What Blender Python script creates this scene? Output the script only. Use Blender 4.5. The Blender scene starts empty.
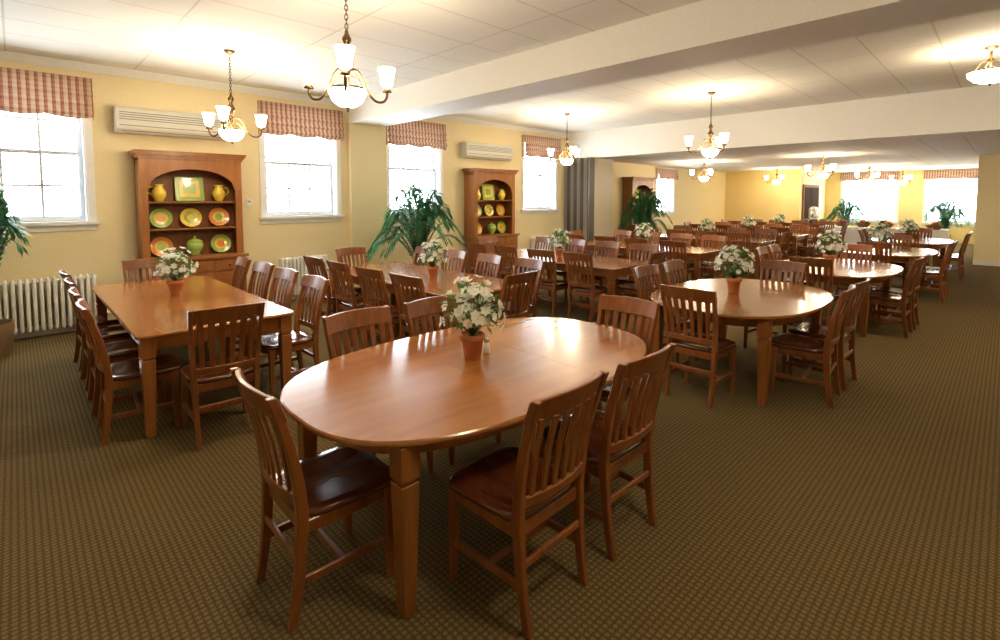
import bpy, bmesh, math, random
from mathutils import Vector, Matrix
random.seed(7)
scene = bpy.context.scene
col = scene.collection
R = math.radians

# ------------------------------------------------------------------ materials
def newmat(name):
    m = bpy.data.materials.new(name); m.use_nodes = True
    nt = m.node_tree
    return m, nt, nt.nodes['Principled BSDF']

def mat(name, c, rough=0.5, metal=0.0, coat=0.0, bump=0.0, bscale=60, emit=None, es=0, spec=0.5):
    m, nt, p = newmat(name)
    p.inputs['Roughness'].default_value = rough
    p.inputs['Metallic'].default_value = metal
    p.inputs['Coat Weight'].default_value = coat
    p.inputs['Specular IOR Level'].default_value = spec
    n = nt.nodes.new('ShaderNodeTexNoise'); n.inputs['Scale'].default_value = bscale*0.3
    tc = nt.nodes.new('ShaderNodeTexCoord'); nt.links.new(tc.outputs['Object'], n.inputs['Vector'])
    mx = nt.nodes.new('ShaderNodeMix'); mx.data_type = 'RGBA'
    mx.inputs[6].default_value = (c[0]*0.93, c[1]*0.93, c[2]*0.93, 1)
    mx.inputs[7].default_value = (min(1, c[0]*1.05), min(1, c[1]*1.05), min(1, c[2]*1.05), 1)
    nt.links.new(n.outputs['Fac'], mx.inputs[0]); nt.links.new(mx.outputs[2], p.inputs['Base Color'])
    if bump:
        n2 = nt.nodes.new('ShaderNodeTexNoise'); n2.inputs['Scale'].default_value = bscale
        nt.links.new(tc.outputs['Object'], n2.inputs['Vector'])
        b = nt.nodes.new('ShaderNodeBump'); b.inputs['Strength'].default_value = bump; b.inputs['Distance'].default_value = 0.01
        nt.links.new(n2.outputs['Fac'], b.inputs['Height']); nt.links.new(b.outputs['Normal'], p.inputs['Normal'])
    if emit:
        p.inputs['Emission Color'].default_value = (*emit, 1); p.inputs['Emission Strength'].default_value = es
    return m

def add_translucent(m, c, fac):
    nt = m.node_tree; p = nt.nodes['Principled BSDF']
    tr = nt.nodes.new('ShaderNodeBsdfTranslucent'); tr.inputs[0].default_value = (*c, 1)
    mx = nt.nodes.new('ShaderNodeMixShader'); mx.inputs[0].default_value = fac
    nt.links.new(p.outputs[0], mx.inputs[1]); nt.links.new(tr.outputs[0], mx.inputs[2])
    nt.links.new(mx.outputs[0], nt.nodes['Material Output'].inputs['Surface'])

def wood(name, c1, c2, stretch=(1.2, 14, 14), rough=0.28, coat=0.3):
    m, nt, p = newmat(name)
    tc = nt.nodes.new('ShaderNodeTexCoord')
    mp = nt.nodes.new('ShaderNodeMapping'); mp.inputs['Scale'].default_value = stretch
    oi = nt.nodes.new('ShaderNodeObjectInfo')
    nt.links.new(tc.outputs['Object'], mp.inputs['Vector'])
    n = nt.nodes.new('ShaderNodeTexNoise'); n.inputs['Scale'].default_value = 1.6
    n.inputs['Detail'].default_value = 6; n.inputs['Distortion'].default_value = 0.5
    nt.links.new(mp.outputs['Vector'], n.inputs['Vector'])
    cr = nt.nodes.new('ShaderNodeValToRGB')
    cr.color_ramp.elements[0].position = 0.25; cr.color_ramp.elements[0].color = (*c1, 1)
    cr.color_ramp.elements[1].position = 0.75; cr.color_ramp.elements[1].color = (*c2, 1)
    nt.links.new(n.outputs['Fac'], cr.inputs['Fac'])
    hs = nt.nodes.new('ShaderNodeHueSaturation')
    mr = nt.nodes.new('ShaderNodeMapRange'); mr.inputs[3].default_value = 0.88; mr.inputs[4].default_value = 1.12
    nt.links.new(oi.outputs['Random'], mr.inputs[0]); nt.links.new(mr.outputs[0], hs.inputs['Value'])
    nt.links.new(cr.outputs['Color'], hs.inputs['Color']); nt.links.new(hs.outputs['Color'], p.inputs['Base Color'])
    p.inputs['Roughness'].default_value = rough
    p.inputs['Specular IOR Level'].default_value = 0.4
    p.inputs['Coat Weight'].default_value = coat; p.inputs['Coat Roughness'].default_value = 0.10
    return m

M_chair = wood('chair_wood', (0.155, 0.045, 0.011), (0.28, 0.093, 0.022), (14, 14, 1.2), 0.34, 0.12)
M_seat = wood('seat_wood', (0.070, 0.017, 0.006), (0.12, 0.032, 0.010), (12, 1.5, 12), 0.18, 0.45)
M_tabX = wood('table_wood_oval', (0.27, 0.092, 0.019), (0.40, 0.155, 0.038), (1.0, 9, 9), 0.22, 0.4)
M_tabY = wood('table_wood_rect', (0.27, 0.092, 0.019), (0.40, 0.155, 0.038), (9, 1.0, 9), 0.22, 0.4)
M_leg = wood('table_leg_wood', (0.21, 0.070, 0.015), (0.34, 0.125, 0.029), (14, 14, 1.0), 0.34, 0.15)
M_seam = mat('seam_dark', (0.14, 0.05, 0.018), 0.5)
M_hutch = wood('hutch_wood', (0.24, 0.085, 0.021), (0.35, 0.135, 0.036), (10, 10, 1.2), 0.4, 0.08)
M_hutchin = wood('hutch_inner_wood', (0.17, 0.060, 0.015), (0.26, 0.098, 0.027), (10, 10, 1.2), 0.45, 0.05)
M_wall = mat('wall_paint', (0.83, 0.71, 0.43), 0.7, bump=0.05, bscale=150)
M_wall2 = mat('wall_paint_far', (0.83, 0.64, 0.28), 0.7, bump=0.05, bscale=150)
M_trim = mat('trim_white', (0.82, 0.83, 0.82), 0.4)
M_sash = mat('sash_paint', (0.55, 0.58, 0.61), 0.5)
M_cream = mat('cream_panel', (0.74, 0.68, 0.54), 0.55)
M_beam = mat('beam_paint', (0.88, 0.86, 0.79), 0.65, bump=0.03, bscale=120)
M_rad = mat('radiator_white', (0.84, 0.84, 0.81), 0.35)
M_ac = mat('ac_plastic', (0.68, 0.66, 0.58), 0.4)
M_acd = mat('ac_slot', (0.22, 0.21, 0.19), 0.6)
M_bronze = mat('antique_bronze', (0.12, 0.072, 0.032), 0.32, metal=0.9)
M_terr = mat('terracotta', (0.60, 0.22, 0.09), 0.75, bump=0.1, bscale=80)
M_soil = mat('soil', (0.04, 0.025, 0.015), 0.9)
M_pet = mat('petal_white', (0.92, 0.92, 0.86), 0.55); add_translucent(M_pet, (0.9, 0.9, 0.82), 0.35)
M_cen = mat('flower_center', (0.66, 0.66, 0.25), 0.6)
M_lf = mat('leaf_green', (0.09, 0.20, 0.035), 0.45)
M_lf2 = mat('palm_green', (0.025, 0.14, 0.06), 0.4)
M_lf3 = mat('palm_green_light', (0.06, 0.23, 0.10), 0.4)
for m_ in (M_lf, M_lf2, M_lf3): add_translucent(m_, (0.09, 0.28, 0.08), 0.3)
M_basket = mat('wicker', (0.20, 0.11, 0.05), 0.8, bump=0.6, bscale=90)
M_yel = mat('ceramic_yellow', (0.78, 0.56, 0.07), 0.2, coat=0.4)
M_grn = mat('ceramic_green', (0.32, 0.45, 0.09), 0.2, coat=0.4)
M_org = mat('ceramic_orange', (0.74, 0.24, 0.05), 0.2, coat=0.4)
M_cloth = mat('white_cloth', (0.82, 0.81, 0.80), 0.85)
LC = (1.0, 0.82, 0.56)
M_glass = mat('frosted_glass', (0.95, 0.9, 0.8), 0.4, emit=LC, es=52)
M_bowl = mat('frosted_bowl', (0.95, 0.9, 0.8), 0.4, emit=LC, es=44)
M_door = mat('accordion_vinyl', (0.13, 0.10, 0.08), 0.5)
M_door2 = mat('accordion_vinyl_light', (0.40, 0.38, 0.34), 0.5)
M_dark = mat('dark_opening', (0.05, 0.03, 0.018), 0.9, spec=0.05)
M_frame = mat('door_frame_wood', (0.22, 0.10, 0.04), 0.7, spec=0.2)
M_steel = mat('steel', (0.6, 0.6, 0.6), 0.25, metal=1.0)
M_red = mat('fruit_red', (0.5, 0.05, 0.03), 0.35)
M_fol = mat('garland', (0.10, 0.06, 0.03), 0.8)

def carpet():
    m, nt, p = newmat('carpet')
    L = nt.links; N = nt.nodes
    g = N.new('ShaderNodeNewGeometry'); s = N.new('ShaderNodeSeparateXYZ'); L.new(g.outputs['Position'], s.inputs[0])
    def math_(op, a, b=None):
        n = N.new('ShaderNodeMath'); n.operation = op
        for i, v in enumerate((a, b)):
            if v is None: continue
            if isinstance(v, (int, float)): n.inputs[i].default_value = v
            else: L.new(v, n.inputs[i])
        return n.outputs[0]
    k = 2*math.pi/0.056
    a = math_('SINE', math_('MULTIPLY', s.outputs[0], k))
    b = math_('SINE', math_('MULTIPLY', s.outputs[1], k))
    pr = math_('MULTIPLY', a, b)
    pr = math_('ADD', math_('MULTIPLY', pr, 0.5), 0.5)
    n = N.new('ShaderNodeTexNoise'); n.inputs['Scale'].default_value = 170; L.new(g.outputs['Position'], n.inputs['Vector'])
    pr2 = math_('ADD', pr, math_('MULTIPLY', math_('SUBTRACT', n.outputs['Fac'], 0.5), 0.8))
    cr = N.new('ShaderNodeValToRGB'); e = cr.color_ramp.elements
    e[0].position = 0.20; e[0].color = (0.175, 0.125, 0.053, 1)
    e[1].position = 0.42; e[1].color = (0.090, 0.060, 0.021, 1)
    q = cr.color_ramp.elements.new(0.66); q.color = (0.094, 0.063, 0.022, 1)
    q = cr.color_ramp.elements.new(0.88); q.color = (0.195, 0.140, 0.060, 1)
    L.new(pr2, cr.inputs['Fac']); L.new(cr.outputs[0], p.inputs['Base Color'])
    bp = N.new('ShaderNodeBump'); bp.inputs['Strength'].default_value = 0.5; bp.inputs['Distance'].default_value = 0.005
    L.new(pr2, bp.inputs['Height']); L.new(bp.outputs[0], p.inputs['Normal'])
    p.inputs['Roughness'].default_value = 0.95; p.inputs['Specular IOR Level'].default_value = 0.1
    return m
M_carpet = carpet()

def ceil_tiles():
    m, nt, p = newmat('ceiling_tiles')
    L = nt.links; N = nt.nodes
    g = N.new('ShaderNodeNewGeometry')
    br = N.new('ShaderNodeTexBrick'); br.offset = 0.0
    br.inputs['Scale'].default_value = 1.0; br.inputs['Brick Width'].default_value = 1.22; br.inputs['Row Height'].default_value = 0.61
    br.inputs['Mortar Size'].default_value = 0.010; br.inputs['Mortar Smooth'].default_value = 0.2
    br.inputs['Color1'].default_value = (0.88, 0.87, 0.81, 1); br.inputs['Color2'].default_value = (0.87, 0.86, 0.80, 1)
    br.inputs['Mortar'].default_value = (0.68, 0.66, 0.58, 1)
    L.new(g.outputs['Position'], br.inputs['Vector']); L.new(br.outputs['Color'], p.inputs['Base Color'])
    n = N.new('ShaderNodeTexNoise'); n.inputs['Scale'].default_value = 150; L.new(g.outputs['Position'], n.inputs['Vector'])
    bp = N.new('ShaderNodeBump'); bp.inputs['Strength'].default_value = 0.15; bp.inputs['Distance'].default_value = 0.005
    L.new(n.outputs['Fac'], bp.inputs['Height']); L.new(bp.outputs[0], p.inputs['Normal'])
    p.inputs['Roughness'].default_value = 0.8
    return m
M_ceil = ceil_tiles()

def plaid():
    m, nt, p = newmat('striped_fabric')
    L = nt.links; N = nt.nodes
    tc = N.new('ShaderNodeTexCoord'); s = N.new('ShaderNodeSeparateXYZ'); L.new(tc.outputs['Object'], s.inputs[0])
    outs = []
    for ax, k, th in ((0, 2*math.pi/0.075, 0.1), (0, 2*math.pi/0.0375, 0.75), (2, 2*math.pi/0.06, 0.55)):
        a = N.new('ShaderNodeMath'); a.operation = 'MULTIPLY'; a.inputs[1].default_value = k; L.new(s.outputs[ax], a.inputs[0])
        b = N.new('ShaderNodeMath'); b.operation = 'SINE'; L.new(a.outputs[0], b.inputs[0])
        c = N.new('ShaderNodeMath'); c.operation = 'GREATER_THAN'; c.inputs[1].default_value = th; L.new(b.outputs[0], c.inputs[0])
        outs.append(c.outputs[0])
    acc = None
    for o, wt in zip(outs, (0.62, 0.15, 0.16)):
        w = N.new('ShaderNodeMath'); w.operation = 'MULTIPLY_ADD'; w.inputs[1].default_value = wt; L.new(o, w.inputs[0])
        if acc: L.new(acc, w.inputs[2])
        else: w.inputs[2].default_value = 0
        acc = w.outputs[0]
    cr = N.new('ShaderNodeValToRGB'); e = cr.color_ramp.elements
    e[0].color = (0.50, 0.36, 0.23, 1); e[1].color = (0.23, 0.045, 0.035, 1); e[1].position = 0.9
    L.new(acc, cr.inputs[0]); L.new(cr.outputs[0], p.inputs['Base Color'])
    p.inputs['Roughness'].default_value = 0.9
    tr = N.new('ShaderNodeBsdfTranslucent'); L.new(cr.outputs[0], tr.inputs[0])
    mx = N.new('ShaderNodeMixShader'); mx.inputs[0].default_value = 0.08
    L.new(p.outputs[0], mx.inputs[1]); L.new(tr.outputs[0], mx.inputs[2])
    L.new(mx.outputs[0], N['Material Output'].inputs['Surface'])
    return m
M_plaid = plaid()

# ------------------------------------------------------------------ mesh builder
class MB:
    def __init__(s): s.bm = bmesh.new(); s.mats = []
    def mi(s, m):
        if m not in s.mats: s.mats.append(m)
        return s.mats.index(m)
    def face(s, vs, m, smooth=False):
        try: f = s.bm.faces.new(vs)
        except ValueError: return
        f.material_index = s.mi(m); f.smooth = smooth
    def poly(s, pts, m, smooth=False):
        s.face([s.bm.verts.new(p) for p in pts], m, smooth)
    def loft(s, rings, m, cap=True, smooth=False, closed=True, M=None):
        vr = [[s.bm.verts.new((M @ Vector(p)) if M else p) for p in r] for r in rings]
        n = len(vr[0])
        for a, b in zip(vr, vr[1:]):
            for i in range(n if closed else n-1):
                j = (i+1) % n
                s.face([a[i], a[j], b[j], b[i]], m, smooth)
        if cap and closed:
            s.face(vr[0][::-1], m); s.face(vr[-1], m)
    def box(s, c, d, m, M=None):
        x, y, z = c; a, b, h = d[0]/2, d[1]/2, d[2]/2
        rings = [[(x-a, y-b, zz), (x+a, y-b, zz), (x+a, y+b, zz), (x-a, y+b, zz)] for zz in (z-h, z+h)]
        s.loft(rings, m, M=M)
    def bx(s, x0, x1, y0, y1, z0, z1, m, M=None):
        s.box(((x0+x1)/2, (y0+y1)/2, (z0+z1)/2), (x1-x0, y1-y0, z1-z0), m, M)
    def sq(s, path, m):   # path: (x,y,z,wx,wy) square section post
        s.loft([[(x-a/2, y-b/2, z), (x+a/2, y-b/2, z), (x+a/2, y+b/2, z), (x-a/2, y+b/2, z)] for x, y, z, a, b in path], m)
    def lathe(s, prof, m, seg=20, c=(0, 0, 0), M=None, smooth=True, cap=True):
        s.loft([[(c[0]+r*math.cos(2*math.pi*i/seg), c[1]+r*math.sin(2*math.pi*i/seg), c[2]+z) for i in range(seg)] for r, z in prof], m, cap=cap, smooth=smooth, M=M)
    def tube(s, pts, r, m, seg=8):
        pts = [Vector(p) for p in pts]; rings = []
        up = Vector((0.13, 0.21, 0.97)).normalized()
        for i, p in enumerate(pts):
            t = (pts[min(i+1, len(pts)-1)] - pts[max(i-1, 0)]).normalized()
            if abs(t.dot(up)) > 0.98: up = Vector((1, 0.1, 0)).normalized()
            u = t.cross(up).normalized(); v = u.cross(t)
            rr = r[i] if isinstance(r, (list, tuple)) else r
            rings.append([tuple(p + rr*(math.cos(2*math.pi*k/seg)*u + math.sin(2*math.pi*k/seg)*v)) for k in range(seg)])
        s.loft(rings, m, smooth=True)
    def sphere(s, c, r, m, seg=10, sz=1.0):
        prof = [(max(0.0005, r*math.sin(math.pi*i/6)), -r*sz*math.cos(math.pi*i/6)) for i in range(7)]
        s.lathe(prof, m, seg, c)
    def bevel(s, off, seg=1):
        bmesh.ops.recalc_face_normals(s.bm, faces=s.bm.faces)
        ed = [e for e in s.bm.edges if len(e.link_faces) == 2 and e.calc_face_angle(0) > 0.6 and not (e.link_faces[0].smooth and e.link_faces[1].smooth)]
        bmesh.ops.bevel(s.bm, geom=ed, offset=off, segments=seg, affect='EDGES', clamp_overlap=True)
    def mesh(s, name, recalc=True):
        if recalc: bmesh.ops.recalc_face_normals(s.bm, faces=s.bm.faces)
        me = bpy.data.meshes.new(name)
        for m in s.mats: me.materials.append(m)
        s.bm.to_mesh(me); s.bm.free(); return me
    def obj(s, name, loc=(0, 0, 0), rz=0, recalc=True):
        return place(s.mesh(name+'_mesh', recalc), name, loc, rz)

def place(me, name, loc=(0, 0, 0), rz=0, sc=1):
    o = bpy.data.objects.new(name, me); col.objects.link(o)
    o.location = loc; o.rotation_euler = (0, 0, R(rz)); o.scale = (sc, sc, sc); return o

def superell(a, b, e, n=64):
    out = []
    for i in range(n):
        t = 2*math.pi*i/n; c, s_ = math.cos(t), math.sin(t)
        out.append((a*math.copysign(abs(c)**(2/e), c), b*math.copysign(abs(s_)**(2/e), s_)))
    return out
def rrect(a, b, r, n=6):
    out = []
    for cx, cy, t0 in ((a-r, b-r, 0), (-a+r, b-r, 90), (-a+r, -b+r, 180), (a-r, -b+r, 270)):
        for i in range(n+1):
            t = R(t0+90*i/n); out.append((cx+r*math.cos(t), cy+r*math.sin(t)))
    return out

# ------------------------------------------------------------------ room shell
CE, CL = 3.40, 2.76      # main ceiling, far (lower) ceiling
YW = 8.3
X0, X1, Y0 = -3.2, 25.0, -5.0
XS = 10.6                # where the lower ceiling begins
XR = 17.4                # return wall on the right
b = MB(); b.bx(X0-0.2, X1+0.2, Y0-0.2, YW+0.25, -0.15, 0, M_carpet); b.obj('floor')
b = MB(); b.bx(X0-0.2, XS, Y0-0.2, YW+0.25, CE, CE+0.15, M_ceil)
b.bx(XS+0.6, X1+0.2, Y0-0.2, YW+0.25, CL, CL+0.15, M_ceil); b.obj('ceiling')
b = MB(); b.bx(4.33, 5.0, Y0, YW, 3.02, CE, M_beam); b.obj('trim_1')
b = MB(); b.bx(XS, XS+0.6, Y0, YW, CL-0.04, CE+0.1, M_beam); b.obj('trim_2')

# windows: centre, half width (opening), z0, z1
WH = 0.60
ZA, ZB = 1.40, 3.12
wins = [(0.08, ZA, ZB), (3.47, ZA, ZB), (5.74, ZA, ZB), (9.50, ZA, ZB), (16.0, 1.2, 2.62)]
b = MB()
xs = X0
for cx, z0, z1 in wins:
    b.bx(xs, cx-WH, YW, YW+0.25, 0, CE, M_wall)
    b.bx(cx-WH, cx+WH, YW, YW+0.25, 0, z0, M_wall)
    b.bx(cx-WH, cx+WH, YW, YW+0.25, z1, CE, M_wall)
    xs = cx+WH
b.bx(xs, X1, YW, YW+0.25, 0, CE, M_wall)
b.bx(4.30, 5.03, YW-0.10, YW, 0, 3.02, M_wall)
b.obj('wall_window_side')

FW = [(4.05, 0.90), (1.52, 0.74)]
b = MB(); ys = YW
for cy, hw in FW:
    b.bx(X1, X1+0.2, cy+hw, ys, 0, CL, M_wall2)
    b.bx(X1, X1+0.2, cy-hw, cy+hw, 0, 0.75, M_wall2); b.bx(X1, X1+0.2, cy-hw, cy+hw, 2.66, CL, M_wall2)
    ys = cy-hw
b.bx(X1, X1+0.2, 0.4, ys, 0, CL, M_wall2)
b.obj('wall_far')
YC = 5.55
b = MB(); b.bx(21.2, X1, YC, YW, 0, CL, M_wall2); b.obj('wall_closet')
b = MB(); b.bx(XR, XR+0.2, Y0, 0.6, 0, CL, M_wall); b.bx(XR+0.2, X1, 0.4, 0.6, 0, CL, M_wall); b.obj('wall_return')
b = MB(); b.bx(X0, XR+0.2, Y0-0.2, Y0, 0, CE, M_wall); b.obj('wall_right')
b = MB(); b.bx(X0-0.2, X0, Y0-0.2, YW+0.25, 0, CE, M_wall); b.obj('wall_back')
# stub wall and folded accordion partition
b = MB(); b.bx(10.72, 11.65, 7.55, YW, 0, CL-0.04, M_cream); b.obj('wall_stub')
b = MB()
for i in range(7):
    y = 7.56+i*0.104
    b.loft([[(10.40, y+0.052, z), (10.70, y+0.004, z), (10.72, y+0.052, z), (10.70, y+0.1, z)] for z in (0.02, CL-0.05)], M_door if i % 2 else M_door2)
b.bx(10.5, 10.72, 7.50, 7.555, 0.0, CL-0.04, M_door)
b.obj('accordion_partition')
# baseboards and crown
b = MB(); b.bx(X0, 10.38, YW-0.015, YW, 0, 0.13, M_trim); b.obj('baseboard_window_side')
b = MB(); b.bx(XR-0.02, XR, Y0, 0.6, 0, 0.13, M_trim); b.obj('baseboard_right')
b = MB(); b.bx(21.18, 21.2, YC, YW, 0, 0.13, M_trim); b.obj('baseboard_closet')
b = MB()
for x0, x1 in ((X0, 4.33), (5.0, XS)):
    b.loft([[(x, YW, CE-0.10), (x, YW-0.02, CE-0.10), (x, YW-0.07, CE-0.02), (x, YW-0.07, CE), (x, YW, CE)] for x in (x0, x1)], M_trim)
b.obj('trim_3')
# double dark door in the side of the closet block
b = MB()
for xa, xb in ((21.6, 22.58), (22.62, 23.6)):
    b.bx(xa, xb, YC-0.045, YC-0.005, 0.01, 2.1, M_dark)
    for za, zb in ((0.2, 0.9), (1.05, 1.95)): b.bx(xa+0.14, xb-0.14, YC-0.055, YC-0.045, za, zb, M_dark)
b.bx(21.5, 21.6, YC-0.06, YC-0.005, 0, 2.2, M_frame); b.bx(23.6, 23.7, YC-0.06, YC-0.005, 0, 2.2, M_frame)
b.bx(21.6, 23.6, YC-0.06, YC-0.005, 2.1, 2.2, M_frame); b.obj('door_1')

def window_mesh(w, z0, z1, depth=0.25):
    """local: interior plane y=0, room on -y"""
    b = MB(); cs = 0.08
    b.bx(-w-cs, -w, -0.025, 0.0, z0-0.02, z1+cs, M_trim); b.bx(w, w+cs, -0.025, 0.0, z0-0.02, z1+cs, M_trim)
    b.bx(-w-cs, w+cs, -0.025, 0.0, z1, z1+cs, M_trim)
    b.bx(-w-cs-0.03, w+cs+0.03, -0.07, 0.06, z0-0.045, z0, M_trim); b.bx(-w-cs, w+cs, -0.02, 0, z0-0.12, z0-0.045, M_trim)
    b.bx(-w, -w+0.02, 0, depth, z0, z1, M_trim); b.bx(w-0.02, w, 0, depth, z0, z1, M_trim)
    b.bx(-w, w, 0, depth, z1-0.02, z1, M_trim); b.bx(-w, w, 0.06, depth, z0-0.01, z0+0.02, M_trim)
    mid = (z0+z1)/2
    for (za, zb, y) in ((z0+0.02, mid+0.02, 0.10), (mid-0.02, z1-0.02, 0.14)):
        b.bx(-w+0.02, -w+0.07, y, y+0.035, za, zb, M_sash); b.bx(w-0.07, w-0.02, y, y+0.035, za, zb, M_sash)
        b.bx(-w+0.07, w-0.07, y, y+0.035, za, za+0.05, M_sash); b.bx(-w+0.07, w-0.07, y, y+0.035, zb-0.04, zb, M_sash)
        for k in (1, 2):
            x = -w+0.07+(2*w-0.14)*k/3; b.bx(x-0.014, x+0.014, y+0.006, y+0.030, za+0.05, zb-0.04, M_sash)
        zm = (za+zb)/2; b.bx(-w+0.07, w-0.07, y+0.007, y+0.029, zm-0.014, zm+0.014, M_sash)
    return b.mesh('window_mesh')
def shade_mesh(w, h):
    b = MB(); n = 49; prof = [(-0.075, 0), (-0.08, -0.02)]
    for k in range(3):
        zb = -h*(0.35+0.22*k)
        prof += [(-0.085-0.008*k, zb), (-0.11-0.012*k, zb-0.05*1.0), (-0.085-0.008*k, zb-0.07)]
    prof.append((-0.09, -h))
    rows = []
    for (y, z) in prof:
        row = []
        for i in range(n):
            t = i/(n-1); f = -z/h
            sc = abs(math.sin(math.pi*t*3))*0.03*f
            row.append((-w+2*w*t, y-0.004*math.sin(t*40)*f, z-sc+0.03*f))
        rows.append(row)
    b.loft(rows, M_plaid, closed=False, smooth=True)
    for sx in (-w, w):
        b.poly([(sx, 0, 0), (sx, -0.075, 0), (sx, -0.09, -h), (sx, 0, -h)], M_plaid)
    b.poly([(-w, 0, 0), (w, 0, 0), (w, -0.078, 0), (-w, -0.078, 0)], M_plaid)
    return b.mesh('roman_shade_mesh')
wm = window_mesh(WH, ZA, ZB); wm5 = window_mesh(WH, 1.2, 2.62)
sm = shade_mesh(0.69, 0.52); sm5 = shade_mesh(0.69, 0.36)
for i, (cx, z0, z1) in enumerate(wins):
    place(wm if z0 > 1.3 else wm5, 'window_%d' % (i+1), (cx, YW, 0))
    place(sm if z1 > 3 else sm5, 'roman_shade', (cx, YW-0.028, z1+0.085 if z1 > 3 else z1+0.05))
for i, (cy, hw) in enumerate(FW):
    place(window_mesh(hw, 0.75, 2.66, 0.2), 'window_%d' % (i+6), (X1, cy, 0), -90)
    place(shade_mesh(hw+0.08, 0.34), 'roman_shade', (X1-0.03, cy, 2.72), -90)

# ------------------------------------------------------------------ chair
def lerp_tab(tab, z):
    for (a, b) in zip(tab, tab[1:]):
        if z <= b[0]:
            t = (z-a[0])/(b[0]-a[0]); return a[1]+(b[1]-a[1])*t
    return tab[-1][1]
BY = [(0, -0.245), (0.12, -0.225), (0.25, -0.21), (0.45, -0.20), (0.60, -0.215), (0.75, -0.245), (0.88, -0.285), (0.98, -0.32)]
BX = [(0, 0.185), (0.45, 0.195), (0.98, 0.222)]
def make_chair():
    b = MB()
    for s in (-1, 1):
        path = []
        for z in (0, 0.12, 0.25, 0.38, 0.45, 0.52, 0.60, 0.68, 0.75, 0.82, 0.88, 0.965):
            w = 0.032 + 0.010*max(0, 1-abs(z-0.45)/0.45)
            path.append((s*lerp_tab(BX, z), lerp_tab(BY, z), z, w*0.85, w+0.004))
        b.sq(path, M_chair)
        b.sq([(s*0.203, 0.185, 0, 0.030, 0.030), (s*0.198, 0.18, 0.30, 0.039, 0.039), (s*0.195, 0.178, 0.435, 0.045, 0.045)], M_chair)
        b.loft([[(s*0.188, -0.19, z), (s*0.206, -0.19, z), (s*0.208, 0.17, z), (s*0.186, 0.17, z)] for z in (0.375, 0.43)], M_chair)
        b.loft([[(s*0.180, -0.215, z), (s*0.198, -0.215, z), (s*0.212, 0.18, z), (s*0.192, 0.18, z)] for z in (0.165, 0.20)], M_chair)
    b.box((0, 0.178, 0.402), (0.37, 0.02, 0.055), M_chair)
    b.box((0, -0.195, 0.402), (0.37, 0.02, 0.055), M_chair)
    b.box((0, -0.03, 0.183), (0.375, 0.022, 0.03), M_chair)
    b.box((0, -0.216, 0.27), (0.36, 0.016, 0.032), M_chair)
    def bow(x): return -0.038*(1-(x/0.23)**2)
    def rail(z0, z1, th, xw, topcurve=0.0, off=0.0):
        rings = []
        for i in range(13):
            x = -xw+2*xw*i/12
            zt = z1+topcurve*(1-(x/xw)**2)
            ya, yb = lerp_tab(BY, z0)+bow(x)+off, lerp_tab(BY, zt)+bow(x)+off
            rings.append([(x, ya-th/2, z0), (x, ya+th/2, z0), (x, yb+th/2, zt), (x, yb-th/2, zt)])
        b.loft(rings, M_chair)
    rail(0.860, 0.960, 0.022, 0.232, 0.010, 0.014)
    rail(0.505, 0.550, 0.020, 0.19)
    for k in range(6):
        xb = -0.1475+0.059*k
        rings = []
        for j in range(8):
            z = 0.53+0.35*j/7; t = j/7
            x = xb*(1+0.12*t); w = 0.030+0.014*t; y = lerp_tab(BY, z)+bow(x)+0.006*t
            rings.append([(x-w/2, y-0.005, z), (x+w/2, y-0.005, z), (x+w/2, y+0.006, z), (x-w/2, y+0.006, z)])
        b.loft(rings, M_chair)
    b.bevel(0.004)
    n = 40
    def outline(k, z, dip=0):
        pts = []
        for (x, y) in superell(1, 1, 5, n):
            yy = y*0.225*k
            w = 0.215 + 0.022*(y*k+1)/2
            xx = x*w*k
            d = dip*(1-min(1, (xx/0.2)**2))*(1.0 if yy < 0.05 else max(0, 1-(yy-0.05)/0.15))
            pts.append((xx, yy+0.015, z-d))
        return pts
    b.loft([outline(0.95, 0.428), outline(0.99, 0.434), outline(1.0, 0.445), outline(0.985, 0.456), outline(0.94, 0.461, 0.002), outline(0.75, 0.461, 0.009), outline(0.45, 0.461, 0.014), outline(0.05, 0.461, 0.015)], M_seat, smooth=True)
    return b.mesh('dining_chair_mesh')
CH = make_chair()
def chair(x, y, rz, j=1.0):
    place(CH, 'dining_chair', (x+random.uniform(-.012, .012)*j, y+random.uniform(-.012, .012)*j, 0), rz+random.uniform(-4, 4)*j)

# ------------------------------------------------------------------ tables
def leg(b, x, y, zt=0.72, w=0.090):
    b.sq([(x, y, 0, 0.052, 0.052), (x, y, 0.03, 0.058, 0.058), (x, y, zt-0.16, w-0.004, w-0.004)], M_leg)
    b.sq([(x, y, zt-0.16, w-0.02, w-0.02), (x, y, zt-0.145, w-0.02, w-0.02)], M_leg)
    b.sq([(x, y, zt-0.145, w, w), (x, y, zt, w, w)], M_leg)
def top(b, f, m):
    b.loft([[(x, y, z) for x, y in f(i)] for i, z in ((0.012, 0.722), (0.002, 0.727), (0.0, 0.735), (0.002, 0.744), (0.008, 0.75))], m, smooth=False)
def make_oval(a, bb, lx, ly, e=2.4):
    b = MB()
    for sx in (-1, 1):
        for sy in (-1, 1): leg(b, sx*lx, sy*ly)
    b.bevel(0.003)
    top(b, lambda i: superell(a-i, bb-i, e, 128), M_tabX)
    b.loft([[(x, y, z) for x, y in superell(a-0.13, bb-0.13, e+0.2, 96)] for z in (0.635, 0.722)], M_leg)
    for x in (-0.24, 0.24):
        L_ = bb*(1-abs(x/a)**e)**(1/e)-0.008; b.bx(x-0.0010, x+0.0010, -L_, L_, 0.7495, 0.7503, M_seam)
    return b.mesh('oval_dining_table_mesh')
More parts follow.
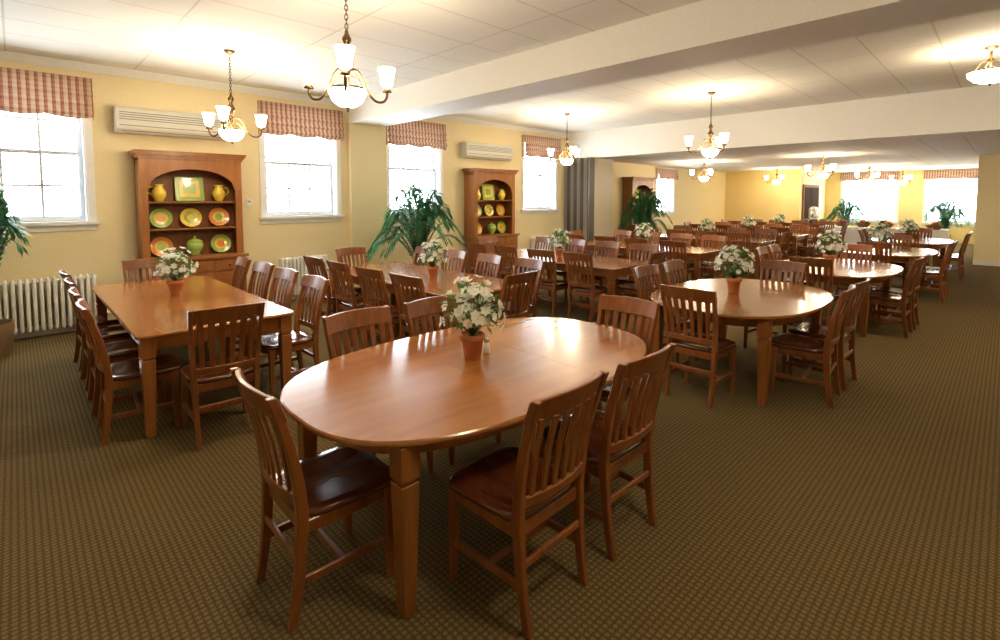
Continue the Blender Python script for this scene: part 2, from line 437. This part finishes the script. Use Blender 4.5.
def make_rect(a, bb):
    b = MB()
    for sx in (-1, 1):
        for sy in (-1, 1): leg(b, sx*(a-0.075), sy*(bb-0.075))
    for sx in (-1, 1): b.bx(sx*(a-0.07)-0.012, sx*(a-0.07)+0.012, -bb+0.12, bb-0.12, 0.62, 0.722, M_leg)
    for sy in (-1, 1): b.bx(-a+0.12, a-0.12, sy*(bb-0.07)-0.012, sy*(bb-0.07)+0.012, 0.62, 0.722, M_leg)
    b.bevel(0.003)
    top(b, lambda i: rrect(a-i, bb-i, 0.05), M_tabY)
    for y in (-0.3, 0.3): b.bx(-a+0.008, a-0.008, y-0.0010, y+0.0010, 0.7495, 0.7503, M_seam)
    return b.mesh('rectangular_dining_table_mesh')

def make_flowers(seed):
    rnd = random.Random(seed); b = MB()
    b.lathe([(0.045, 0), (0.048, 0.003), (0.064, 0.115), (0.074, 0.115), (0.076, 0.118), (0.077, 0.148), (0.072, 0.150), (0.066, 0.147), (0.063, 0.13)], M_terr, 24)
    b.lathe([(0.064, 0.128), (0.001, 0.132)], M_soil, 24)
    C = Vector((0, 0, 0.29))
    def frame(d):
        u = d.cross(Vector((0.2, 0.3, 0.9))).normalized(); return u, d.cross(u).normalized()
    for k in range(64):
        z = rnd.uniform(-0.45, 1); t = rnd.uniform(0, 2*math.pi); q = math.sqrt(max(0, 1-z*z))
        rad = rnd.uniform(0.7, 1.2)
        d = Vector((q*math.cos(t), q*math.sin(t), z))
        p = C + Vector((d.x*0.165*rad, d.y*0.165*rad, d.z*0.17*rad))
        dd = (d+Vector((rnd.uniform(-.4, .4), rnd.uniform(-.4, .4), rnd.uniform(-.2, .6)))).normalized()
        u, v = frame(dd); s = rnd.uniform(0.024, 0.038); a0 = rnd.uniform(0, 3)
        for j in range(6):
            a = a0+j*math.pi/3
            e = math.cos(a)*u+math.sin(a)*v; f = -math.sin(a)*u+math.cos(a)*v
            b.poly([p, p+e*s*0.6+f*s*0.42+dd*s*0.25, p+e*s*1.05+dd*s*0.35, p+e*s*0.6-f*s*0.42+dd*s*0.25], M_pet)
        b.sphere(tuple(p+dd*s*0.10), s*0.13, M_cen, 6)
        b.tube([(0, 0, 0.13), tuple(Vector((p.x*0.4, p.y*0.4, 0.2))), tuple(p)], 0.0016, M_lf, 4)
    for k in range(130):
        z = rnd.uniform(-0.8, 0.95); t = rnd.uniform(0, 2*math.pi); q = math.sqrt(max(0, 1-z*z))
        d = Vector((q*math.cos(t), q*math.sin(t), z)); p = C+d*rnd.uniform(0.06, 0.145)
        dd = (d+Vector((rnd.uniform(-.5, .5), rnd.uniform(-.5, .5), rnd.uniform(-.3, .4)))).normalized()
        u, v = frame(dd); L_ = rnd.uniform(0.05, 0.08); w = L_*0.25
        b.poly([p, p+dd*L_*0.5+u*w, p+dd*L_+v*0.01, p+dd*L_*0.5-u*w], M_lf)
    return b.mesh('potted_white_flowers_mesh', recalc=False)
FL = [make_flowers(i) for i in (1, 2)]
def make_shaker():
    b = MB()
    b.lathe([(0.020, 0), (0.023, 0.004), (0.019, 0.045), (0.016, 0.07)], mat('shaker_glass', (0.78, 0.78, 0.76), 0.1, coat=0.5), 14)
    b.lathe([(0.018, 0.07), (0.018, 0.086), (0.011, 0.098), (0.001, 0.10)], M_steel, 14)
    return b.mesh('salt_shaker_mesh')
SH = make_shaker()

OVM = make_oval(1.14, 0.705, 0.895, 0.470, 2.7); OV = make_oval(1.04, 0.72, 0.78, 0.47, 2.5)
# nearest table
mx_, my_ = 1.975, 2.125
place(OVM, 'oval_dining_table', (mx_, my_, 0))
for x, y, rz in ((1.535, 1.48, 1), (2.13, 1.475, -1), (1.57, 2.62, 181), (2.14, 2.60, 178), (0.96, 2.08, -91), (2.87, 1.90, 92)): chair(x, y, rz, 0)
place(FL[0], 'potted_white_flowers', (1.91, 2.19, 0.7505), 40); place(SH, 'salt_shaker', (2.03, 2.20, 0.7505))
def oval_set(cx, cy, me):
    place(me, 'oval_dining_table', (cx, cy, 0))
    for dx in (-0.28, 0.28):
        chair(cx+dx, cy-0.62, 0); chair(cx+dx, cy+0.58, 180)
    chair(cx-0.90, cy, -90); chair(cx+0.92, cy, 90)
    place(random.choice(FL), 'potted_white_flowers', (cx+0.02, cy+0.08, 0.7505), random.uniform(0, 360))
    place(SH, 'salt_shaker', (cx+0.14, cy+0.09, 0.7505))
for x, y in ((5.11, 1.82), (8.15, 1.66), (11.3, 1.55), (14.4, 1.5)): oval_set(x, y, OV)
RT = make_rect(0.55, 1.36)
def rect_set(cx, cy, fl=0.0, n=4, inx=0.0, sx=0.0, sy=0.0):
    place(RT, 'rectangular_dining_table', (cx, cy, 0))
    for k in range(n):
        y = cy-1.02+2.04*k/(n-1)
        chair(cx-0.55-0.02+inx, y, -90); chair(cx+0.55+0.02, y, 90)
    chair(cx+sx, cy-1.36-0.06+sy, 0); chair(cx, cy+1.36+0.04, 180)
    place(random.choice(FL), 'potted_white_flowers', (cx, cy+fl, 0.7505), random.uniform(0, 360), 0.95)
rect_set(1.10, 5.48, 0.22, inx=0.10, sx=-0.08, sy=-0.07)
rect_set(3.50, 5.02, -0.30)
for x in (6.2, 8.85, 11.75, 14.4, 17.1): rect_set(x, 5.0, 0.0)

# ------------------------------------------------------------------ hutch
def make_hutch():
    b = MB(); W = 0.62
    b.bx(-W-0.0, W, -0.44, -0.01, 0.08, 0.84, M_hutch); b.bx(-W+0.02, W-0.02, -0.42, -0.01, 0, 0.08, M_hutch)
    b.bx(-W-0.03, W+0.03, -0.48, -0.01, 0.84, 0.88, M_hutch)
    for k in range(3):
        x = -W+0.04+k*0.39+0.19
        b.bx(x-0.18, x+0.18, -0.455, -0.44, 0.66, 0.81, M_hutch); b.sphere((x, -0.468, 0.735), 0.015, M_bronze)
        b.bx(x-0.18, x+0.18, -0.452, -0.44, 0.12, 0.62, M_hutch); b.bx(x-0.13, x+0.13, -0.458, -0.452, 0.18, 0.56, M_hutch)
        b.sphere((x+0.15, -0.468, 0.40), 0.013, M_bronze)
    zt = 2.22; D = 0.33
    b.bx(-W, -W+0.03, -D, -0.01, 0.88, zt, M_hutch); b.bx(W-0.03, W, -D, -0.01, 0.88, zt, M_hutch)
    b.bx(-W+0.03, W-0.03, -0.03, -0.01, 0.88, zt, M_hutchin); b.bx(-W, W, -D, -0.01, zt-0.03, zt, M_hutch)
    for z in (1.25, 1.62): b.bx(-W+0.03, W-0.03, -D+0.03, -0.03, z, z+0.025, M_hutchin)
    st = 0.09; wi = W-st; zs = 1.80; ah = 0.29
    for s in (-1, 1): b.bx(min(s*W, s*wi), max(s*W, s*wi), -D-0.02, -D, 0.88, zs, M_hutch)
    n = 24; rings = []
    xs_ = [-W]+[-wi+2*wi*i/n for i in range(n+1)]+[W]
    for i, x in enumerate(xs_):
        zb = zs if i in (0, len(xs_)-1) else zs+ah*math.sqrt(max(0, 1-(x/wi)**2))
        rings.append([(x, -D-0.02, zb), (x, -D, zb), (x, -D, zt), (x, -D-0.02, zt)])
    b.loft(rings, M_hutch)
    for k, (o, z0, z1) in enumerate(((0.015, zt, zt+0.03), (0.03, zt+0.03, zt+0.055), (0.05, zt+0.055, zt+0.085), (0.06, zt+0.085, zt+0.105))):
        b.bx(-W-o, W+o, -D-0.02-o, -0.005, z0, z1, M_hutch)
    b.bevel(0.003)
    return b.mesh('china_hutch_mesh')
HU = make_hutch()
def plate_mesh(m1, m2, m3):
    b = MB(); M = Matrix.Rotation(R(78), 4, 'X')
    r = 0.135
    M = Matrix.Translation((0, 0, r)) @ M
    for ra, rb, za, zb, m in ((0.001, 0.05, 0, 0, m3), (0.05, 0.085, 0, 0.006, m2), (0.085, r, 0.006, 0.02, m1)):
        b.lathe([(ra, za), (rb, zb)], m, 28, M=M, cap=False)
    b.lathe([(0.001, -0.006), (0.085, 0.0), (r, 0.014), (r, 0.02)], m1, 28, M=M, cap=False)
    return b.mesh('decorative_plate_mesh', recalc=False)
PL = [plate_mesh(M_grn, M_yel, M_org), plate_mesh(M_yel, M_grn, M_yel), plate_mesh(M_org, M_yel, M_grn)]
def vase_mesh():
    b = MB()
    b.lathe([(0.045, 0), (0.05, 0.01), (0.085, 0.08), (0.088, 0.13), (0.055, 0.19), (0.05, 0.21), (0.065, 0.235), (0.058, 0.235), (0.045, 0.21)], M_yel, 22)
    b.tube([(0.06, 0, 0.2), (0.12, 0, 0.19), (0.13, 0, 0.13), (0.085, 0, 0.09)], 0.008, M_yel)
    return b.mesh('yellow_pitcher_mesh')
def jar_mesh():
    b = MB()
    b.lathe([(0.05, 0), (0.06, 0.01), (0.05, 0.03), (0.095, 0.08), (0.10, 0.14), (0.085, 0.17)], M_grn, 22)
    b.lathe([(0.092, 0.17), (0.09, 0.18), (0.05, 0.205), (0.015, 0.215), (0.012, 0.225), (0.02, 0.24), (0.001, 0.25)], M_grn, 22)
    return b.mesh('lidded_jar_mesh')
def platter_mesh():
    b = MB(); M = Matrix.Rotation(R(-10), 4, 'X')
    b.loft([[(x, y, z+0.175) for x, z in rrect(a, a*0.97, 0.03)] for a, y in ((0.165, 0.0), (0.178, -0.02), (0.18, -0.022), (0.17, -0.018))], M_grn, M=M)
    b.loft([[(x, y, z+0.175) for x, z in rrect(0.125, 0.12, 0.02)] for y in (-0.019, -0.024)], M_yel, M=M)
    b.loft([[(x, y, z+0.175) for x, z in rrect(0.075, 0.07, 0.02)] for y in (-0.024, -0.027)], M_grn, M=M)
    return b.mesh('square_platter_mesh')
VA, JA, PT = vase_mesh(), jar_mesh(), platter_mesh()
for hx in (1.80, 7.62, 13.95):
    place(HU, 'china_hutch', (hx, YW, 0))
    place(VA, 'yellow_pitcher', (hx-0.38, YW-0.17, 1.646), 180); place(VA, 'yellow_pitcher', (hx+0.36, YW-0.17, 1.646))
    place(PT, 'square_platter', (hx, YW-0.12, 1.648))
    for i, dx in enumerate((-0.36, 0.0, 0.36)): place(PL[i], 'decorative_plate', (hx+dx, YW-0.12, 1.278))
    place(PL[2], 'decorative_plate', (hx-0.37, YW-0.14, 0.885)); place(PL[0], 'decorative_plate', (hx+0.37, YW-0.14, 0.885))
    place(JA, 'lidded_jar', (hx+0.02, YW-0.20, 0.882), sc=1.1)

# ------------------------------------------------------------------ radiators, AC, thermostat
def make_radiator(n):
    b = MB(); sp = 0.062; W = n*sp
    for i in range(n):
        x = -W/2+sp*(i+0.5)
        for y in (-0.055, 0.0, 0.055):
            b.loft([[(x+px, y+py, z) for px, py in rrect(0.019*k, 0.021*k, 0.015*k, 2)] for z, k in ((0.09, 0.6), (0.11, 1), (0.70, 1), (0.725, 0.6))], M_rad, smooth=True)
        for z in (0.13, 0.40, 0.68): b.bx(x-0.017, x+0.017, -0.06, 0.06, z-0.02, z+0.02, M_rad)
    for z in (0.13, 0.68): b.tube([(-W/2, 0, z), (W/2, 0, z)], 0.018, M_rad)
    for x in (-W/2+sp*0.5, W/2-sp*0.5): 
        for y in (-0.05, 0.05): b.sq([(x, y, 0, 0.04, 0.04), (x, y, 0.12, 0.026, 0.03)], M_rad)
    b.tube([(W/2, 0, 0.13), (W/2+0.06, 0, 0.13), (W/2+0.06, 0, 0.0)], 0.013, M_rad)
    return b.mesh('radiator_mesh')
place(make_radiator(18), 'radiator', (0.16, YW-0.13, 0)); place(make_radiator(13), 'radiator', (3.42, YW-0.13, 0))
place(make_radiator(13), 'radiator', (9.5, YW-0.13, 0))
def make_ac():
    b = MB(); W = 0.70
    b.loft([[(x, 0, 0), (x, -0.15, 0), (x, -0.20, 0.06), (x, -0.20, 0.30), (x, -0.17, 0.34), (x, 0, 0.34)] for x in (-W, W)], M_ac)
    b.bevel(0.008, 2)
    for z in (0.09, 0.17, 0.20, 0.23, 0.26): b.bx(-W+0.04, W-0.04, -0.204, -0.198, z, z+0.010, M_acd)
    b.bx(-W+0.06, W-0.06, -0.178, -0.165, 0.022, 0.04, M_acd)
    return b.mesh('air_conditioner_mesh')
AC = make_ac()
place(AC, 'air_conditioner', (1.68, YW-0.003, 2.55)); place(AC, 'air_conditioner', (7.62, YW-0.003, 2.55))
b = MB(); b.box((0, -0.012, 0), (0.08, 0.024, 0.12), M_trim); b.box((0, -0.027, 0.02), (0.05, 0.008, 0.03), M_acd); b.bevel(0.003); b.obj('thermostat', (2.62, YW, 1.62))

# ------------------------------------------------------------------ chandeliers
def make_chandelier(drop):
    """z=0 at ceiling; bowl bottom at z=-drop"""
    b = MB(); z0 = -drop
    b.lathe([(0.065, 0), (0.062, -0.012), (0.03, -0.035), (0.012, -0.045)], M_bronze, 16)
    zt = z0+0.56
    if -0.045 > zt+0.03:
        n = max(1, int((-0.045-zt)/0.032)); 
        for i in range(n):
            z = -0.045-(i+0.5)*(-0.045-zt)/n; h = (-0.045-zt)/n*0.72
            ax = Vector((1, 0, 0)) if i % 2 else Vector((0, 1, 0))
            pts = [tuple(Vector((0, 0, z))+ax*0.011*math.cos(t)+Vector((0, 0, h*math.sin(t)))) for t in [2*math.pi*k/10 for k in range(11)]]
            b.tube(pts, 0.0035, M_bronze, 5)
    b.lathe([(0.006, zt+0.03), (0.014, zt+0.01), (0.012, zt), (0.030, zt-0.03), (0.034, zt-0.05), (0.016, zt-0.08), (0.018, zt-0.10), (0.045, zt-0.15), (0.05, zt-0.17),
             (0.022, zt-0.20), (0.016, zt-0.25), (0.03, zt-0.28), (0.02, zt-0.31), (0.014, zt-0.35), (0.010, z0+0.03)], M_bronze, 16)
    b.lathe([(0.134, z0+0.150), (0.138, z0+0.155), (0.138, z0+0.165), (0.132, z0+0.165)], M_bronze, 24, cap=False)
    b.lathe([(0.134, z0+0.16), (0.130, z0+0.12), (0.105, z0+0.07), (0.06, z0+0.038), (0.012, z0+0.03)], M_bowl, 18, cap=False)
    b.lathe([(0.018, z0+0.032), (0.016, z0+0.02), (0.006, z0+0.012), (0.011, z0+0.004), (0.001, z0-0.006)], M_bronze, 12)
    for k in range(3):
        a = R(120*k); d = Vector((math.cos(a), math.sin(a), 0))
        b.tube([tuple(d*0.018+Vector((0, 0, z0+0.27))), tuple(d*0.08+Vector((0, 0, z0+0.235))), tuple(d*0.134+Vector((0, 0, z0+0.16)))], 0.005, M_bronze, 6)
        prof = [(0.02, 0.30), (0.07, 0.31), (0.12, 0.26), (0.17, 0.16), (0.23, 0.105), (0.29, 0.105), (0.325, 0.14), (0.33, 0.185)]
        P = [d*r+Vector((0, 0, z0+z)) for r, z in prof]; pts = []
        for i in range(len(P)-1):
            p0, p1, p2, p3 = P[max(0, i-1)], P[i], P[i+1], P[min(len(P)-1, i+2)]
            for t in (0, 0.33, 0.66):
                pts.append(tuple(0.5*((2*p1)+(-p0+p2)*t+(2*p0-5*p1+4*p2-p3)*t*t+(-p0+3*p1-3*p2+p3)*t**3)))
        pts.append(tuple(P[-1])); b.tube(pts, 0.010, M_bronze, 7)
        c = (d.x*0.33, d.y*0.33, z0+0.185)
        b.lathe([(0.010, -0.005), (0.036, 0.0), (0.032, 0.012), (0.014, 0.03), (0.02, 0.045)], M_bronze, 12, c)
        b.lathe([(0.018, 0.035), (0.042, 0.055), (0.048, 0.09), (0.052, 0.13), (0.068, 0.18)], M_glass, 14, c, cap=False)
    return b.mesh('chandelier_mesh', recalc=True)
CA = make_chandelier(1.07); CB = make_chandelier(0.62)
for x, y in ((1.78, 3.42), (1.86, 6.40), (8.15, 3.45), (8.1, 6.35)): place(CA, 'chandelier', (x, y, CE), 240)
for x, y in ((14.5, 6.3), (14.5, 3.3), (20.0, 6.0), (20.3, 3.3), (23.4, 2.8)): place(CB, 'chandelier', (x, y, CL), 230)
def make_flush():
    b = MB()
    b.lathe([(0.07, 0), (0.065, -0.02), (0.025, -0.04), (0.014, -0.06), (0.012, -0.12), (0.03, -0.15), (0.012, -0.18), (0.01, -0.40)], M_bronze, 16)
    for k in range(3):
        a = R(120*k+20); b.tube([(0.02*math.cos(a), 0.02*math.sin(a), -0.15), (0.12*math.cos(a), 0.12*math.sin(a), -0.19), (0.195*math.cos(a), 0.195*math.sin(a), -0.27)], 0.006, M_bronze, 6)
    b.lathe([(0.20, -0.265), (0.207, -0.27), (0.207, -0.285), (0.198, -0.285)], M_bronze, 24, cap=False)
    b.lathe([(0.20, -0.28), (0.185, -0.33), (0.14, -0.375), (0.08, -0.40), (0.012, -0.41)], M_bowl, 20, cap=False)
    b.lathe([(0.02, -0.408), (0.015, -0.42), (0.006, -0.43), (0.001, -0.45)], M_bronze, 12)
    return b.mesh('semi_flush_ceiling_light_mesh')
SF = make_flush()
for x, y in ((7.95, 0.22), (1.78, 0.1), (8.1, -3.0), (14.5, -2.5)): place(SF, 'semi_flush_ceiling_light', (x, y, CE if x < XS else CL))  # only the first is in view; the others are unseen, added to brighten the room

# ------------------------------------------------------------------ plants
def make_palm(seed, H, spread, n, pot_r, pot_h, upright=0.5, lw=0.022, ll=0.26, rows=13):
    rnd = random.Random(seed); b = MB()
    b.lathe([(pot_r*0.75, 0), (pot_r*0.78, 0.01), (pot_r*0.95, pot_h*0.6), (pot_r, pot_h), (pot_r*0.93, pot_h), (pot_r*0.9, pot_h-0.04)], M_basket, 24)
    b.lathe([(pot_r*0.91, pot_h-0.04), (0.001, pot_h-0.03)], M_soil, 24)
    for k in range(n):
        a = k*2.399+rnd.uniform(-.3, .3); d = Vector((math.cos(a), math.sin(a), 0)); e = rnd.uniform(0.25, 1.0)
        out = spread*(1-upright*(1-e)); hh = (H-pot_h)*(1.0-0.55*e*e*(1-upright*0.4))
        base = Vector((rnd.uniform(-.04, .04), rnd.uniform(-.04, .04), pot_h-0.04)); P = []
        drop = 0.34*(H-pot_h)*e*(1 if upright < 0.6 else 0.4); nn = rows-1
        for i in range(rows):
            t = i/nn
            P.append(base+d*out*e*(t**1.35)+Vector((0, 0, hh*math.sin(min(1, t*1.1)*math.pi/2)-drop*t**3)))
        b.tube([tuple(p) for p in P], [0.009*(1-0.8*i/nn) for i in range(rows)], M_lf3, 5)
        side = Vector((-d.y, d.x, 0))
        for i in range(3, rows):
          for sub in (0, 0.5):
            if i == nn and sub: continue
            p = P[i] if not sub else (P[i]+P[i+1])/2
            tng = (P[i]-P[i-1]).normalized(); f = (i+sub)/nn
            L_ = ll*(math.sin(math.pi*min(1, max(0.12, (f-0.15)/0.95)))**0.6)*rnd.uniform(.85, 1.1)
            for s in (-1, 1):
                dr = (side*s*0.8+tng*0.75+Vector((0, 0, -0.12))).normalized()
                wv = dr.cross(Vector((0, 0, 1))).normalized()*lw*0.5
                mid = p+dr*L_*0.5; tip = p+dr*L_+Vector((0, 0, -L_*0.28))
                m = M_lf2 if rnd.random() < 0.6 else M_lf3
                v = [b.bm.verts.new(q) for q in (p, mid+wv, tip, mid-wv)]
                b.face(v, m)
    return b.mesh('potted_palm_mesh', recalc=False)
PA = make_palm(3, 2.12, 0.92, 48, 0.20, 0.42, 0.25, 0.034, 0.27, 17)
PB = make_palm(5, 2.15, 0.32, 110, 0.19, 0.36, 0.6, 0.022, 0.19)
place(PA, 'potted_palm', (5.12, 7.3, 0)); place(PB, 'potted_palm', (-0.24, 7.55, 0), 30)
place(PA, 'potted_palm', (12.75, 7.2, 0), 70)
place(PA, 'potted_palm', (24.0, 4.6, 0), 10, 0.85); place(PA, 'potted_palm', (24.0, 1.6, 0), 200, 0.85)

# ------------------------------------------------------------------ buffet
def make_buffet():
    b = MB(); o = rrect(0.45, 1.75, 0.05, 8)
    def ring(k, z, w=0):
        return [(x*(1+k/0.45*0.5)+w*math.sin(i*2.3)*0.02, y*(1+k/1.75*0.5)+w*math.cos(i*2.3)*0.02, z) for i, (x, y) in enumerate(o)]
    b.loft([ring(0.05, 0.02, 1), ring(0.03, 0.4, 0.6), ring(0.0, 0.76, 0.1), ring(-0.01, 0.775)], M_cloth)
    return b.mesh('buffet_table_mesh')
place(make_buffet(), 'buffet_table', (19.2, 2.95, 0))
rnd = random.Random(11)
for i in range(6):
    b = MB()
    b.lathe([(0.12, 0), (0.13, 0.01), (0.20, 0.11), (0.21, 0.13), (0.19, 0.12), (0.12, 0.03)], M_basket, 20)
    for k in range(16):
        a = rnd.uniform(0, 6.28); r = rnd.uniform(0, 0.13)
        b.sphere((r*math.cos(a), r*math.sin(a), 0.12+rnd.uniform(0, 0.07)), 0.042, rnd.choice([M_red, M_fol, M_org, M_yel, M_lf]), 8)
    b.obj('fruit_basket', (19.1+rnd.uniform(-.1, .1), 1.5+i*0.57, 0.776))
b = MB(); b.bx(-0.3, 0.3, -0.25, 0.25, 0.0, 0.02, M_steel)
for x in (-.28, .28):
    for y in (-.23, .23): b.bx(x-.015, x+.015, y-.015, y+.015, 0, 0.9, M_steel)
b.bx(-0.3, 0.3, -0.25, 0.25, 0.45, 0.47, M_steel); b.bx(-0.3, 0.3, -0.25, 0.25, 0.9, 0.93, M_steel)
b.lathe([(0.13, 0.93), (0.14, 0.95), (0.14, 1.30), (0.10, 1.36), (0.02, 1.38)], M_steel, 20); b.obj('beverage_cart', (20.85, 5.0, 0))

# ------------------------------------------------------------------ world + camera
w = bpy.data.worlds.new('World'); scene.world = w; w.use_nodes = True
bg = w.node_tree.nodes['Background']; bg.inputs['Color'].default_value = (0.84, 0.93, 1.0, 1); bg.inputs['Strength'].default_value = 15.0
scene.view_settings.view_transform = 'Standard'
scene.view_settings.look = 'None'
scene.view_settings.exposure = 0.42
cam = bpy.data.cameras.new('Camera'); co = bpy.data.objects.new('Camera', cam); col.objects.link(co)
co.location = (0, 0, 1.70); co.rotation_euler = (R(90-3.5), 0, R(-44.3))
cam.lens = 17.9; cam.sensor_width = 36; cam.shift_y = -0.092; cam.clip_start = 0.05; cam.clip_end = 200
scene.camera = co
